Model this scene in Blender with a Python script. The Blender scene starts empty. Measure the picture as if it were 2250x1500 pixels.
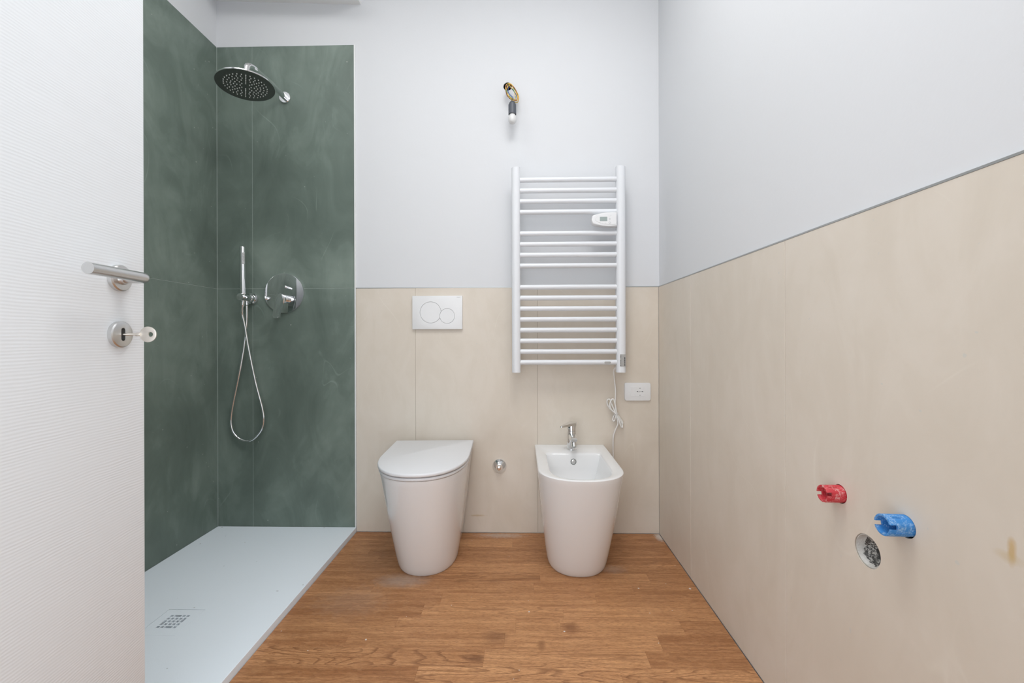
import bpy, bmesh, math, random
from mathutils import Vector, Matrix
random.seed(7)
PI = math.pi
scene = bpy.context.scene
C = scene.collection

# ------------------------------------------------------------------ camera, world, lights, exposure
cam_d = bpy.data.cameras.new('camera'); cam = bpy.data.objects.new('camera', cam_d); C.objects.link(cam)
cam_d.sensor_width = 36.0; cam_d.lens = 932.0 / 2250.0 * 36.0; cam_d.clip_start = 0.01
cam_d.shift_y = -9.0 / 2250.0
YAW = math.atan(20 / 932.0); ROLL = 0.0028
fwd = Vector((-math.sin(YAW), math.cos(YAW), 0)); r0 = Vector((math.cos(YAW), math.sin(YAW), 0)); u0 = Vector((0, 0, 1))
rt = r0 * math.cos(ROLL) - u0 * math.sin(ROLL); up = r0 * math.sin(ROLL) + u0 * math.cos(ROLL)
mw = Matrix.Identity(4)
for i in range(3):
    mw[i][0] = rt[i]; mw[i][1] = up[i]; mw[i][2] = -fwd[i]
mw[0][3], mw[1][3], mw[2][3] = 0, 0, 0.953
cam.matrix_world = mw
scene.camera = cam

world = bpy.data.worlds.new('daylight'); scene.world = world; world.use_nodes = True
bg = world.node_tree.nodes['Background']; bg.inputs[0].default_value = (0.93, 0.96, 1.0, 1); bg.inputs[1].default_value = 2.6

def area(name, loc, size, power, col, rot=(0, 0, 0), shape='DISK', size_y=None):
    d = bpy.data.lights.new(name, 'AREA'); d.shape = shape; d.size = size; d.energy = power; d.color = col
    if size_y: d.size_y = size_y
    o = bpy.data.objects.new(name, d); C.objects.link(o); o.location = loc; o.rotation_euler = rot
    return o
area('ceiling_lamp_light', (0.08, 0.76, 2.86), 0.9, 19.5, (1.0, 0.99, 0.975))
area('shower_fill_light', (-1.0, 1.0, 2.86), 0.7, 6.2, (1.0, 0.99, 0.975))  # unseen fill light added above the shower to brighten the upper left wall

vs = scene.view_settings
vs.view_transform = 'Standard'; vs.look = 'None'; vs.gamma = 1.0; vs.use_curve_mapping = False; vs.exposure = 0.0

# ------------------------------------------------------------------ node helpers / materials
MATS = {}
class NT:
    def __init__(s, m): s.t = m.node_tree; s.n = s.t.nodes; s.l = s.t.links
    def new(s, k, **kw):
        n = s.n.new(k)
        for a, b in kw.items(): setattr(n, a, b)
        return n
    def put(s, sock, v):
        if isinstance(v, bpy.types.NodeSocket): s.l.new(v, sock)
        elif isinstance(v, bpy.types.Node): s.l.new(v.outputs[0], sock)
        else: sock.default_value = v
    def math(s, op, a, b=None, c=None, clamp=False):
        n = s.new('ShaderNodeMath', operation=op); n.use_clamp = clamp
        s.put(n.inputs[0], a)
        if b is not None: s.put(n.inputs[1], b)
        if c is not None: s.put(n.inputs[2], c)
        return n.outputs[0]
    def map(s, vec, scale=(1, 1, 1), loc=(0, 0, 0), rot=(0, 0, 0)):
        n = s.new('ShaderNodeMapping'); s.put(n.inputs[0], vec)
        n.inputs['Scale'].default_value = scale; n.inputs['Location'].default_value = loc; n.inputs['Rotation'].default_value = rot
        return n.outputs[0]
    def noise(s, vec, scale=1.0, detail=3.0, rough=0.5, dist=0.0):
        n = s.new('ShaderNodeTexNoise'); s.put(n.inputs['Vector'], vec)
        n.inputs['Scale'].default_value = scale; n.inputs['Detail'].default_value = detail
        n.inputs['Roughness'].default_value = rough; n.inputs['Distortion'].default_value = dist
        return n.outputs['Fac']
    def rng(s, v, a, b, c=0.0, d=1.0, smooth=False):
        n = s.new('ShaderNodeMapRange'); s.put(n.inputs[0], v)
        if smooth: n.interpolation_type = 'SMOOTHSTEP'
        for i, x in enumerate((a, b, c, d)): n.inputs[i + 1].default_value = x
        return n.outputs[0]
    def mix(s, f, a, b, mode='MIX'):
        n = s.new('ShaderNodeMix', data_type='RGBA', blend_type=mode); s.put(n.inputs[0], f)
        for k, v in ((6, a), (7, b)):
            if isinstance(v, tuple): v = tuple(v) + (1,) * (4 - len(v))
            s.put(n.inputs[k], v)
        return n.outputs[2]
    def bump(s, h, strength, dist):
        n = s.new('ShaderNodeBump'); s.put(n.inputs['Height'], h)
        n.inputs['Strength'].default_value = strength; n.inputs['Distance'].default_value = dist
        return n.outputs[0]

def mat(name, col=(0.8, 0.8, 0.8), rough=0.5, metal=0.0, spec=0.5, **kw):
    m = bpy.data.materials.new(name); m.use_nodes = True; MATS[name] = m
    b = m.node_tree.nodes['Principled BSDF']
    b.inputs['Base Color'].default_value = tuple(col) + (1,); b.inputs['Roughness'].default_value = rough
    b.inputs['Metallic'].default_value = metal; b.inputs['Specular IOR Level'].default_value = spec
    for k, v in kw.items(): b.inputs[k.replace('_', ' ')].default_value = v
    return m
def pb(m): return m.node_tree.nodes['Principled BSDF']
def objco(nt): return nt.new('ShaderNodeTexCoord').outputs['Object']

def varied(name, col, rough, metal=0.0, amt=0.06, scale=30.0, bump=0.0, spec=0.5, bscale=None):
    """a plain surface with slight procedural variation of tone and fine relief"""
    m = mat(name, col, rough, metal, spec); nt = NT(m); co = objco(nt)
    n = nt.noise(co, scale, 3)
    lo = tuple(c * (1 - amt) for c in col); hi = tuple(min(1, c * (1 + amt)) for c in col)
    nt.put(pb(m).inputs['Base Color'], nt.mix(n, lo, hi))
    if bump: nt.put(pb(m).inputs['Normal'], nt.bump(nt.noise(co, bscale or scale * 6, 2), 0.3, bump))
    return m

M_plaster = varied('white_plaster', (0.70, 0.714, 0.736), 0.9, amt=0.008, scale=3, bump=0.0006, spec=0.2, bscale=90)
M_ceil = varied('ceiling_paint', (0.86, 0.86, 0.86), 0.9, amt=0.01, scale=3, spec=0.2)
M_ceramic = varied('white_ceramic', (0.83, 0.835, 0.84), 0.07, amt=0.01, scale=4)
M_seat = varied('seat_plastic', (0.745, 0.76, 0.785), 0.42, amt=0.01, scale=6)
M_enamel = varied('white_enamel', (0.76, 0.78, 0.81), 0.28, amt=0.008, scale=8)
M_plastic = varied('white_plastic', (0.80, 0.81, 0.82), 0.35, amt=0.01, scale=12)
M_cord = varied('cord_white', (0.80, 0.79, 0.77), 0.45, amt=0.02, scale=40)
M_chrome = varied('chrome', (0.82, 0.83, 0.84), 0.05, 1.0, amt=0.02, scale=20)
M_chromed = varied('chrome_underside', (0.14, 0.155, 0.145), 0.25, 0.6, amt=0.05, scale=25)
M_steel = varied('satin_steel', (0.66, 0.66, 0.655), 0.32, 1.0, amt=0.03, scale=60)
M_brass = varied('nickel_key', (0.74, 0.70, 0.64), 0.3, 1.0, amt=0.04, scale=60)
M_alu = varied('aluminium_trim', (0.46, 0.47, 0.47), 0.4, 0.7, amt=0.04, scale=20)
M_wtrim = varied('white_trim', (0.78, 0.80, 0.80), 0.4, amt=0.02, scale=20)
M_dark = varied('dark_cavity', (0.012, 0.012, 0.012), 0.8, amt=0.2, scale=30)
M_grey = varied('grey_lampholder', (0.085, 0.095, 0.115), 0.45, amt=0.05, scale=40)
M_bulb = varied('frosted_bulb', (0.72, 0.72, 0.715), 0.25, amt=0.01, scale=20)
M_screen = varied('lcd_screen', (0.34, 0.40, 0.39), 0.25, amt=0.04, scale=60)
M_print = varied('grey_print', (0.42, 0.44, 0.46), 0.5, amt=0.05, scale=60)
M_black = varied('black_print', (0.03, 0.03, 0.03), 0.5, amt=0.1, scale=60)
M_label = varied('silver_label', (0.42, 0.42, 0.41), 0.45, 0.3, amt=0.05, scale=90)
M_nozzle = varied('silicone_nozzle', (0.66, 0.68, 0.66), 0.5, amt=0.04, scale=60)
M_brown = varied('wire_brown', (0.34, 0.13, 0.055), 0.45, amt=0.1, scale=60)
M_blue = varied('wire_blue', (0.09, 0.16, 0.40), 0.45, amt=0.1, scale=60)
M_groutg = varied('grout_green', (0.40, 0.46, 0.43), 0.9, amt=0.08, scale=40)
M_groutb = varied('grout_beige', (0.50, 0.445, 0.375), 0.9, amt=0.06, scale=40)
M_slab = varied('screed', (0.09, 0.075, 0.06), 0.9, amt=0.15, scale=12)

# yellow-green earth wire
M_yg = mat('wire_yellow_green', (0.7, 0.55, 0.05), 0.45); nt = NT(M_yg)
nt.put(pb(M_yg).inputs['Base Color'], nt.mix(nt.math('GREATER_THAN', nt.noise(objco(nt), 45, 1), 0.56), (0.78, 0.50, 0.10), (0.22, 0.33, 0.08)))

def tile_mat(name, lo, mid, hi, rough, blotch, scr, stains=()):
    m = mat(name, mid, rough, 0, 0.35); nt = NT(m); co = objco(nt)
    a = nt.noise(co, blotch, 5, 0.55, 0.8)
    b = nt.noise(nt.map(co, (1, 1, 0.45), (3.1, 1.7, 0.3), (0.3, 0.5, 0.4)), blotch * 3.1, 4, 0.6, 1.5)
    v = nt.math('ADD', nt.math('MULTIPLY', a, 0.6), nt.math('MULTIPLY', b, 0.4))
    col = nt.mix(nt.rng(v, 0.33, 0.52), lo, mid); col = nt.mix(nt.rng(v, 0.50, 0.68), col, hi)
    # trowel scratches: thin contour lines of a stretched noise
    c = nt.noise(nt.map(co, (1, 1, 0.5), (7.7, 2.2, 5.1), (0.6, 0.4, 0.9)), 3.3, 1, 0.4, 0.6)
    line = nt.math('SUBTRACT', 1.0, nt.rng(nt.math('ABSOLUTE', nt.math('SUBTRACT', nt.math('FRACT', nt.math('MULTIPLY', c, 6.0)), 0.5)), 0.0, 0.02))
    line = nt.math('MULTIPLY', line, nt.rng(nt.noise(co, 5.0, 2), 0.52, 0.72))
    col = nt.mix(nt.math('MULTIPLY', line, scr), col, tuple(min(1, h * 1.5) for h in hi))
    # tiny white specks of plaster
    sp = nt.rng(nt.noise(co, 85, 0), 0.86, 0.88)
    col = nt.mix(nt.math('MULTIPLY', sp, 0.6), col, (0.6, 0.6, 0.56))
    for (p, s, sc, k) in stains:          # rust marks, each at its own place on the tile
        d = nt.new('ShaderNodeVectorMath', operation='LENGTH')
        q = nt.map(co, s, tuple(-p[i] * s[i] for i in range(3))); nt.put(d.inputs[0], q)
        wob = nt.math('ADD', d.outputs['Value'], nt.math('MULTIPLY', nt.math('SUBTRACT', nt.noise(co, 70, 2), 0.5), 0.7))
        col = nt.mix(nt.math('MULTIPLY', nt.rng(wob, 0.35, 1.05, 1, 0), k), col, sc)
    nt.put(pb(m).inputs['Base Color'], col)
    nt.put(pb(m).inputs['Roughness'], nt.rng(v, 0.3, 0.7, rough - 0.06, rough + 0.08))
    nt.put(pb(m).inputs['Normal'], nt.bump(nt.noise(co, 140, 3), 0.15, 0.0006))
    return m
M_green = tile_mat('green_resin_tile', (0.112, 0.148, 0.127), (0.158, 0.205, 0.178), (0.232, 0.290, 0.254), 0.42, 2.0, 0.45)
M_beige = tile_mat('beige_resin_tile', (0.665, 0.600, 0.515), (0.700, 0.637, 0.555), (0.735, 0.675, 0.600), 0.45, 2.6, 0.15,
                   stains=(((0.667, 0.592, 0.6605), (20, 150, 45), (0.55, 0.36, 0.12), 0.7),
                           ((0.667, 0.596, 0.650), (20, 45, 110), (0.56, 0.42, 0.20), 0.35),
                           ((-0.215, 2.07, 0.083), (22, 20, 170), (0.50, 0.36, 0.16), 0.5)))

# white lacquered door with fine wavy horizontal relief
M_door = mat('ribbed_door_lacquer', (0.735, 0.765, 0.79), 0.42); nt = NT(M_door); co = objco(nt)
sep = nt.new('ShaderNodeSeparateXYZ'); nt.put(sep.inputs[0], co)
ph = nt.math('ADD', nt.math('MULTIPLY', sep.outputs[2], 1150.0), nt.math('MULTIPLY', nt.noise(nt.map(co, (1, 1, 2.6)), 7, 2), 14.0))
ht = nt.math('MULTIPLY', nt.math('SINE', ph), nt.rng(nt.noise(nt.map(co, (2, 2, 14)), 4, 2), 0.3, 0.7, 0.35, 1.0))
nt.put(pb(M_door).inputs['Normal'], nt.bump(ht, 0.19, 0.0006))

# shower tray: matt mineral resin
M_tray = mat('tray_resin', (0.76, 0.81, 0.845), 0.62, 0, 0.3); nt = NT(M_tray); co = objco(nt)
cc = nt.mix(nt.noise(co, 2.5, 3), (0.80, 0.875, 0.94), (0.825, 0.90, 0.96))
cc = nt.mix(nt.math('MULTIPLY', nt.rng(nt.noise(co, 60, 0), 0.865, 0.885), 0.5), cc, (0.3, 0.31, 0.3))
nt.put(pb(M_tray).inputs['Base Color'], cc)
nt.put(pb(M_tray).inputs['Normal'], nt.bump(nt.noise(co, 420, 3), 0.25, 0.0006))

# oak strip parquet; object colour carries (tone, seed, figure)
M_oak = mat('oak_parquet', (0.4, 0.2, 0.09), 0.42, 0, 0.4); nt = NT(M_oak); co = objco(nt)
oi = nt.new('ShaderNodeObjectInfo'); sc = nt.new('ShaderNodeSeparateColor'); nt.put(sc.inputs[0], oi.outputs['Color'])
tone, seed, fig = sc.outputs[0], sc.outputs[1], sc.outputs[2]
off = nt.new('ShaderNodeCombineXYZ'); nt.put(off.inputs[0], nt.math('MULTIPLY', seed, 37.0)); nt.put(off.inputs[1], nt.math('MULTIPLY', seed, 61.0)); nt.put(off.inputs[2], nt.math('MULTIPLY', seed, 23.0))
av = nt.new('ShaderNodeVectorMath', operation='ADD'); nt.put(av.inputs[0], co); nt.put(av.inputs[1], off.outputs[0]); P = av.outputs[0]
fine = nt.noise(nt.map(P, (6, 210, 1)), 1, 5, 0.65)
pore = nt.noise(nt.map(P, (60, 640, 1)), 1, 3, 0.7)
mott = nt.noise(nt.map(P, (18, 60, 1)), 1, 4, 0.65, 0.5)
band = nt.noise(nt.map(P, (1.4, 30, 1)), 1, 3, 0.5, 0.4)
rbase = nt.noise(nt.map(P, (2.1, 15, 1)), 1, 1.2, 0.35, 0.35)
rings = nt.math('FRACT', nt.math('ADD', nt.math('MULTIPLY', rbase, 15.0), nt.math('MULTIPLY', fine, 0.5)))
ringl = nt.math('MULTIPLY', nt.rng(rings, 0.62, 0.96, 0, 1, True), nt.rng(rings, 0.96, 1.0, 1, 0))
fleck = nt.rng(nt.noise(nt.map(P, (55, 90, 1), rot=(0, 0, 0.6)), 1, 1, 0.4, 1.2), 0.63, 0.72)
light = (0.74, 0.395, 0.185); darkc = (0.335, 0.143, 0.055); grain = (0.195, 0.078, 0.031)
tv = nt.math('ADD', tone, nt.math('MULTIPLY', nt.math('SUBTRACT', band, 0.5), 1.3))
col = nt.mix(nt.math('ADD', tv, 0.0, clamp=True), darkc, light)
col = nt.mix(nt.math('MULTIPLY', nt.rng(fine, 0.44, 0.70), 0.55), col, grain)
col = nt.mix(nt.math('MULTIPLY', nt.rng(pore, 0.47, 0.66), 0.72), col, grain)
col = nt.mix(nt.math('MULTIPLY', nt.math('MULTIPLY', ringl, fig), 0.72), col, grain)
col = nt.mix(nt.math('MULTIPLY', nt.rng(mott, 0.50, 0.70), 0.35), col, (0.62, 0.33, 0.155))
col = nt.mix(nt.math('MULTIPLY', nt.rng(mott, 0.50, 0.30), 0.30), col, darkc)
col = nt.mix(nt.math('MULTIPLY', fleck, nt.math('MULTIPLY', nt.math('SUBTRACT', 1.0, fig), 0.20)), col, (0.55, 0.31, 0.15))
def spot(p, s, k, tint, freq=60.0, amp=0.6):
    global col
    d = nt.new('ShaderNodeVectorMath', operation='LENGTH'); nt.put(d.inputs[0], nt.map(co, s, tuple(-p[i] * s[i] for i in range(3))))
    w = nt.math('ADD', d.outputs['Value'], nt.math('MULTIPLY', nt.math('SUBTRACT', nt.noise(co, freq, 3), 0.5), amp))
    col = nt.mix(nt.math('MULTIPLY', nt.rng(w, 0.3, 1.0, 1, 0), k), col, tint)
dust = (0.50, 0.46, 0.42)
spot((-0.47, 1.655, 0), (8, 17, 1), 0.36, dust)                  # building dust left by the fitters
spot((-0.10, 2.04, 0), (7, 34, 1), 0.5, dust, 90, 1.2)
spot((0.655, 2.035, 0), (40, 19, 1), 0.8, (0.6, 0.57, 0.53), 90, 1.0)
spot((-0.62, 1.52, 0), (6, 9, 1), 0.10, dust, 40, 1.2)
spot((0.37, 1.75, 0), (14, 24, 1), 0.22, dust, 60, 1.2)
spot((0.16, 1.395, 0), (26, 30, 1), 0.75, (0.20, 0.078, 0.03), 30, 0.5)   # knots
spot((0.06, 1.315, 0), (60, 34, 1), 0.6, (0.20, 0.08, 0.03), 40, 0.5)
spot((-0.085, 1.35, 0), (20, 26, 1), 0.5, (0.17, 0.07, 0.03), 30, 0.4)
spot((-0.14, 1.255, 0), (26, 60, 1), 0.7, (0.17, 0.07, 0.03), 60, 0.8)
spk = nt.rng(nt.noise(co, 62, 0), 0.872, 0.89)
col = nt.mix(nt.math('MULTIPLY', spk, 0.8), col, (0.72, 0.70, 0.68))
nt.put(pb(M_oak).inputs['Base Color'], col)
nt.put(pb(M_oak).inputs['Roughness'], nt.rng(fine, 0.3, 0.7, 0.36, 0.52))
nt.put(pb(M_oak).inputs['Normal'], nt.bump(nt.math('ADD', fine, pore), 0.12, 0.0008))

def dusty(name, base, dst, k0=0.5, k1=0.66):
    m = mat(name, base, 0.5); nt = NT(m); co = objco(nt)
    n = nt.math('ADD', nt.math('MULTIPLY', nt.noise(co, 60, 4, 0.7), 0.5), nt.math('MULTIPLY', nt.noise(co, 320, 3, 0.7), 0.5))
    nt.put(pb(m).inputs['Base Color'], nt.mix(nt.rng(n, k0, k1), base, dst))
    nt.put(pb(m).inputs['Roughness'], nt.rng(n, 0.4, 0.7, 0.4, 0.75))
    return m
M_red = dusty('dusty_red_plastic', (0.56, 0.035, 0.05), (0.80, 0.50, 0.48))
M_bluep = dusty('dusty_blue_plastic', (0.04, 0.235, 0.60), (0.42, 0.60, 0.78))
M_cement = dusty('cement_smears', (0.46, 0.45, 0.42), (0.04, 0.038, 0.036), 0.43, 0.50)
M_pvc = dusty('cement_dusted_pipe', (0.56, 0.55, 0.52), (0.72, 0.71, 0.68), 0.4, 0.6)

# ------------------------------------------------------------------ geometry helpers
def finish(name, bm, m, parent=None, smooth=None):
    bmesh.ops.recalc_face_normals(bm, faces=bm.faces)
    me = bpy.data.meshes.new(name); bm.to_mesh(me); bm.free()
    o = bpy.data.objects.new(name, me); C.objects.link(o)
    if m: me.materials.append(m)
    if parent is not None: o.parent = parent
    if smooth is not None:
        for p in me.polygons: p.use_smooth = True
        if smooth < 179: me.set_sharp_from_angle(angle=math.radians(smooth))
    return o
def thing(name, label, cat, group=None):
    o = bpy.data.objects.new(name, None); C.objects.link(o); o.empty_display_size = 0.05
    o['label'] = label; o['category'] = cat
    if group: o['group'] = group
    return o
def tag(o, label, cat):
    o['label'] = label; o['category'] = cat; return o
def struct(o, label=None):
    o['kind'] = 'structure'
    if label: o['label'] = label
    return o
def rebase(t, p):
    """put the thing's Empty at its base point without moving its parts"""
    p = Vector(p); t.location = p
    for ch in t.children: ch.matrix_parent_inverse = Matrix.Translation(-p)
def box(lo, hi, bev=0.0, seg=1, bm=None):
    bm = bm or bmesh.new(); vs = []
    r = bmesh.ops.create_cube(bm, size=1.0); vs = r['verts']
    lo = Vector(lo); hi = Vector(hi)
    for v in vs: v.co = Vector([lo[i] + (v.co[i] + 0.5) * (hi[i] - lo[i]) for i in range(3)])
    if bev:
        es = {e for v in vs for e in v.link_edges}
        bmesh.ops.bevel(bm, geom=list(es), offset=bev, segments=seg, affect='EDGES', profile=0.5)
    return bm
def frame_from(d):
    d = Vector(d).normalized(); a = Vector((0, 0, 1)) if abs(d.z) < 0.9 else Vector((1, 0, 0))
    x = a.cross(d).normalized(); return x, d.cross(x), d
def rings(bm, rs, closed=False, cap0=True, cap1=True):
    """skin a list of vertex-coordinate rings"""
    R = [[bm.verts.new(p) for p in r] for r in rs]; n = len(R[0])
    for a, b in zip(R[:-1], R[1:]):
        for i in range(n): bm.faces.new((a[i], a[(i + 1) % n], b[(i + 1) % n], b[i]))
    if closed:
        a, b = R[-1], R[0]
        for i in range(n): bm.faces.new((a[i], a[(i + 1) % n], b[(i + 1) % n], b[i]))
    else:
        if cap0: bm.faces.new(R[0][::-1])
        if cap1: bm.faces.new(R[-1])
    return bm
def lathe(base, axis, prof, n=40, bm=None, cap0=True, cap1=True):
    """prof = [(distance along the axis, radius)]"""
    bm = bm or bmesh.new(); x, y, d = frame_from(axis); base = Vector(base)
    return rings(bm, [[base + d * h + (x * math.cos(2 * PI * i / n) + y * math.sin(2 * PI * i / n)) * max(r, 1e-5) for i in range(n)] for h, r in prof], cap0=cap0, cap1=cap1)
def cyl(p0, p1, r, n=32, bev=0.0, bm=None):
    p0 = Vector(p0); p1 = Vector(p1); L = (p1 - p0).length
    prof = [(0, r), (L, r)] if not bev else [(0, r - bev), (bev * 0.3, r - bev * 0.3), (bev, r), (L - bev, r), (L - bev * 0.3, r - bev * 0.3), (L, r - bev)]
    return lathe(p0, p1 - p0, prof, n, bm)
def catmull(ps, k=8):
    ps = [Vector(p) for p in ps]; out = []
    q = [ps[0] * 2 - ps[1]] + ps + [ps[-1] * 2 - ps[-2]]
    for i in range(1, len(q) - 2):
        a, b, c, d = q[i - 1:i + 3]
        for j in range(k):
            t = j / k
            out.append(0.5 * ((2 * b) + (c - a) * t + (2 * a - 5 * b + 4 * c - d) * t * t + (3 * b - a - 3 * c + d) * t ** 3))
    return out + [ps[-1]]
def tube(pts, r, n=10, bm=None):
    """sweep a circle; r is a number or a function of the point index"""
    bm = bm or bmesh.new(); rs = []; T = None; x = None
    for i, p in enumerate(pts):
        t = (pts[min(i + 1, len(pts) - 1)] - pts[max(i - 1, 0)]).normalized()
        if x is None: x = frame_from(t)[0]
        else: x = (x - t * x.dot(t)).normalized()
        y = t.cross(x); rr = r(i) if callable(r) else r
        rs.append([p + (x * math.cos(2 * PI * j / n) + y * math.sin(2 * PI * j / n)) * rr for j in range(n)])
    return rings(bm, rs)
def resample(pts, step):
    out = [pts[0]]; acc = 0.0
    for a, b in zip(pts[:-1], pts[1:]):
        L = (b - a).length; t = step - acc
        while t <= L: out.append(a.lerp(b, t / L)); t += step
        acc = (acc + L) % step if L else acc
    return out
def prism(outline, d, bev=0.0, seg=2):
    """outline: 3-D points of a planar polygon, d: extrusion vector"""
    bm = bmesh.new(); d = Vector(d)
    a = [bm.verts.new(Vector(p)) for p in outline]; b = [bm.verts.new(Vector(p) + d) for p in outline]
    n = len(a); bm.faces.new(a[::-1]); top = bm.faces.new(b)
    for i in range(n): bm.faces.new((a[i], a[(i + 1) % n], b[(i + 1) % n], b[i]))
    if bev: bmesh.ops.bevel(bm, geom=list(top.edges), offset=bev, segments=seg, affect='EDGES', profile=0.5)
    return bm
def roundrect(x0, x1, z0, z1, r, y, k=6):
    pts = []
    for cx, cz, a in ((x1 - r, z1 - r, 0), (x0 + r, z1 - r, 1), (x0 + r, z0 + r, 2), (x1 - r, z0 + r, 3)):
        for i in range(k + 1):
            t = (a + i / k) * PI / 2; pts.append((cx + r * math.cos(t), y, cz + r * math.sin(t)))
    return pts
def cut(o, bms):
    """subtract solids from a mesh object and keep the plain resulting mesh"""
    tmp = []
    for bm in bms:
        bmesh.ops.recalc_face_normals(bm, faces=bm.faces)
        me = bpy.data.meshes.new('cutter'); bm.to_mesh(me); bm.free()
        c = bpy.data.objects.new('cutter', me); C.objects.link(c); tmp.append(c); bpy.context.view_layer.update(); c.matrix_world = o.matrix_world.copy()
        md = o.modifiers.new('b', 'BOOLEAN'); md.operation = 'DIFFERENCE'; md.object = c; md.solver = 'EXACT'
    bpy.context.view_layer.update()
    dg = bpy.context.evaluated_depsgraph_get()
    me = bpy.data.meshes.new_from_object(o.evaluated_get(dg)); old = o.data
    o.modifiers.clear(); o.data = me; me.name = old.name
    for c in tmp: bpy.data.objects.remove(c, do_unlink=True)
    return o

# ------------------------------------------------------------------ the room
XL, XR, YB, YF, HC = -1.504, 0.667, 2.07, 0.055, 2.88
FT = 0.004                                        # tiles stand this much proud of the plaster
floor = struct(finish('floor', box((XL - 0.12, YF - 0.35, -0.10), (XR + 0.12, YB + 0.12, -0.012)), M_slab), 'brown oak strip parquet laid across the bathroom')
wall_back = struct(finish('wall_back', box((XL - 0.12, YB + FT, -0.012), (XR + 0.12, YB + 0.12, HC)), M_plaster), 'white plastered back wall above beige and green tiles')
wall_left = struct(finish('wall_left', box((XL - 0.12, YF, -0.012), (XL - FT, YB + FT, HC)), M_plaster), 'white plaster above the green tiles on the left')
wall_right = struct(finish('wall_right', box((XR + FT, YF - 0.11, -0.012), (XR + 0.12, YB + FT, HC)), M_plaster), 'white plastered right wall above beige tiles')
bm = box((XL - 0.12, YF - 0.11, -0.012), (-0.75, YF, HC)); box((0.15, YF - 0.11, -0.012), (XR + FT, YF, HC), bm=bm); box((-0.75, YF - 0.11, 2.13), (0.15, YF, HC), bm=bm)
wall_front = struct(finish('wall_front', bm, M_plaster), 'white wall with the doorway')
ceiling = struct(finish('ceiling', box((XL - 0.12, YF - 0.11, HC), (XR + 0.12, YB + 0.12, HC + 0.1)), M_ceil), 'white ceiling')
# boxed-in duct across the top of the shower wall, its underside a little out of level
bm = box((XL - FT, 1.86, 2.60), (-0.785, YB + FT, HC))
for v in bm.verts:
    if v.co.z < 2.7: v.co.z += (-0.785 - v.co.x) * 0.045 - 0.006
finish('soffit', bm, M_ceil, ceiling)

# beige wainscot
GAP = 0.0016; WT = 1.1975
def tiles_back(edges, z0, z1, m):
    for a, b in zip(edges[:-1], edges[1:]):
        finish('tile', box((a + GAP / 2, YB, z0), (b - GAP / 2, YB + 0.010, z1), 0.0006), m, wall_back)
tiles_back([-0.8125, -0.518, 0.0795, XR], 0.0006, WT - 0.002, M_beige)
finish('grout', box((-0.812, YB + 0.0015, 0.004), (XR, YB + 0.008, WT - 0.003)), M_groutb, wall_back)
yr = [YB, 1.687, 1.087, 0.487, YF]
rt_tiles = []
for a, b in zip(yr[:-1], yr[1:]):
    rt_tiles.append(finish('tile', box((XR, b + GAP / 2, 0.0006), (XR + 0.010, a - GAP / 2, WT - 0.002), 0.0006), M_beige, wall_right))
gr = finish('grout', box((XR + 0.0015, YF, 0.004), (XR + 0.008, YB, WT - 0.003)), M_groutb, wall_right)
# green shower tiles
ZT, ZM = 2.394, 1.198; G2 = 0.0021
for z0, z1 in ((0.0225, ZM - G2 / 2), (ZM + G2 / 2, ZT)):
    tiles_back([-1.5035, -1.327, -0.8195], z0, z1, M_green)
    for a, b in ((YB - 0.0014, 1.47), (1.47, 0.87), (0.87, 0.62)):
        finish('tile', box((XL - 0.010, b + G2 / 2, z0), (XL, a - G2 / 2, z1), 0.0006), M_green, wall_left)
finish('grout', box((XL - 0.004, YB + 0.0012, 0.02), (-0.8195, YB + 0.008, ZT - 0.001)), M_groutg, wall_back)
finish('grout', box((XL - 0.008, 0.62, 0.02), (XL - 0.0012, YB, ZT - 0.001)), M_groutg, wall_left)
# trims
struct(finish('trim_1', box((-0.8125, YB - 0.0006, WT - 0.002), (XR, YB + 0.008, WT + 0.0018)), M_alu), 'thin grey metal strip on top of the beige tiles, back wall')
struct(finish('trim_2', box((XR - 0.0006, YF, WT - 0.002), (XR + 0.008, YB, WT + 0.0018)), M_alu), 'thin grey metal strip on top of the beige tiles, right wall')
struct(finish('trim_3', box((-0.8195, YB - 0.001, 0.0225), (-0.8125, YB + 0.008, ZT + 0.002), 0.0008), M_wtrim), 'thin white vertical strip along the edge of the green tiles')

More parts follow.
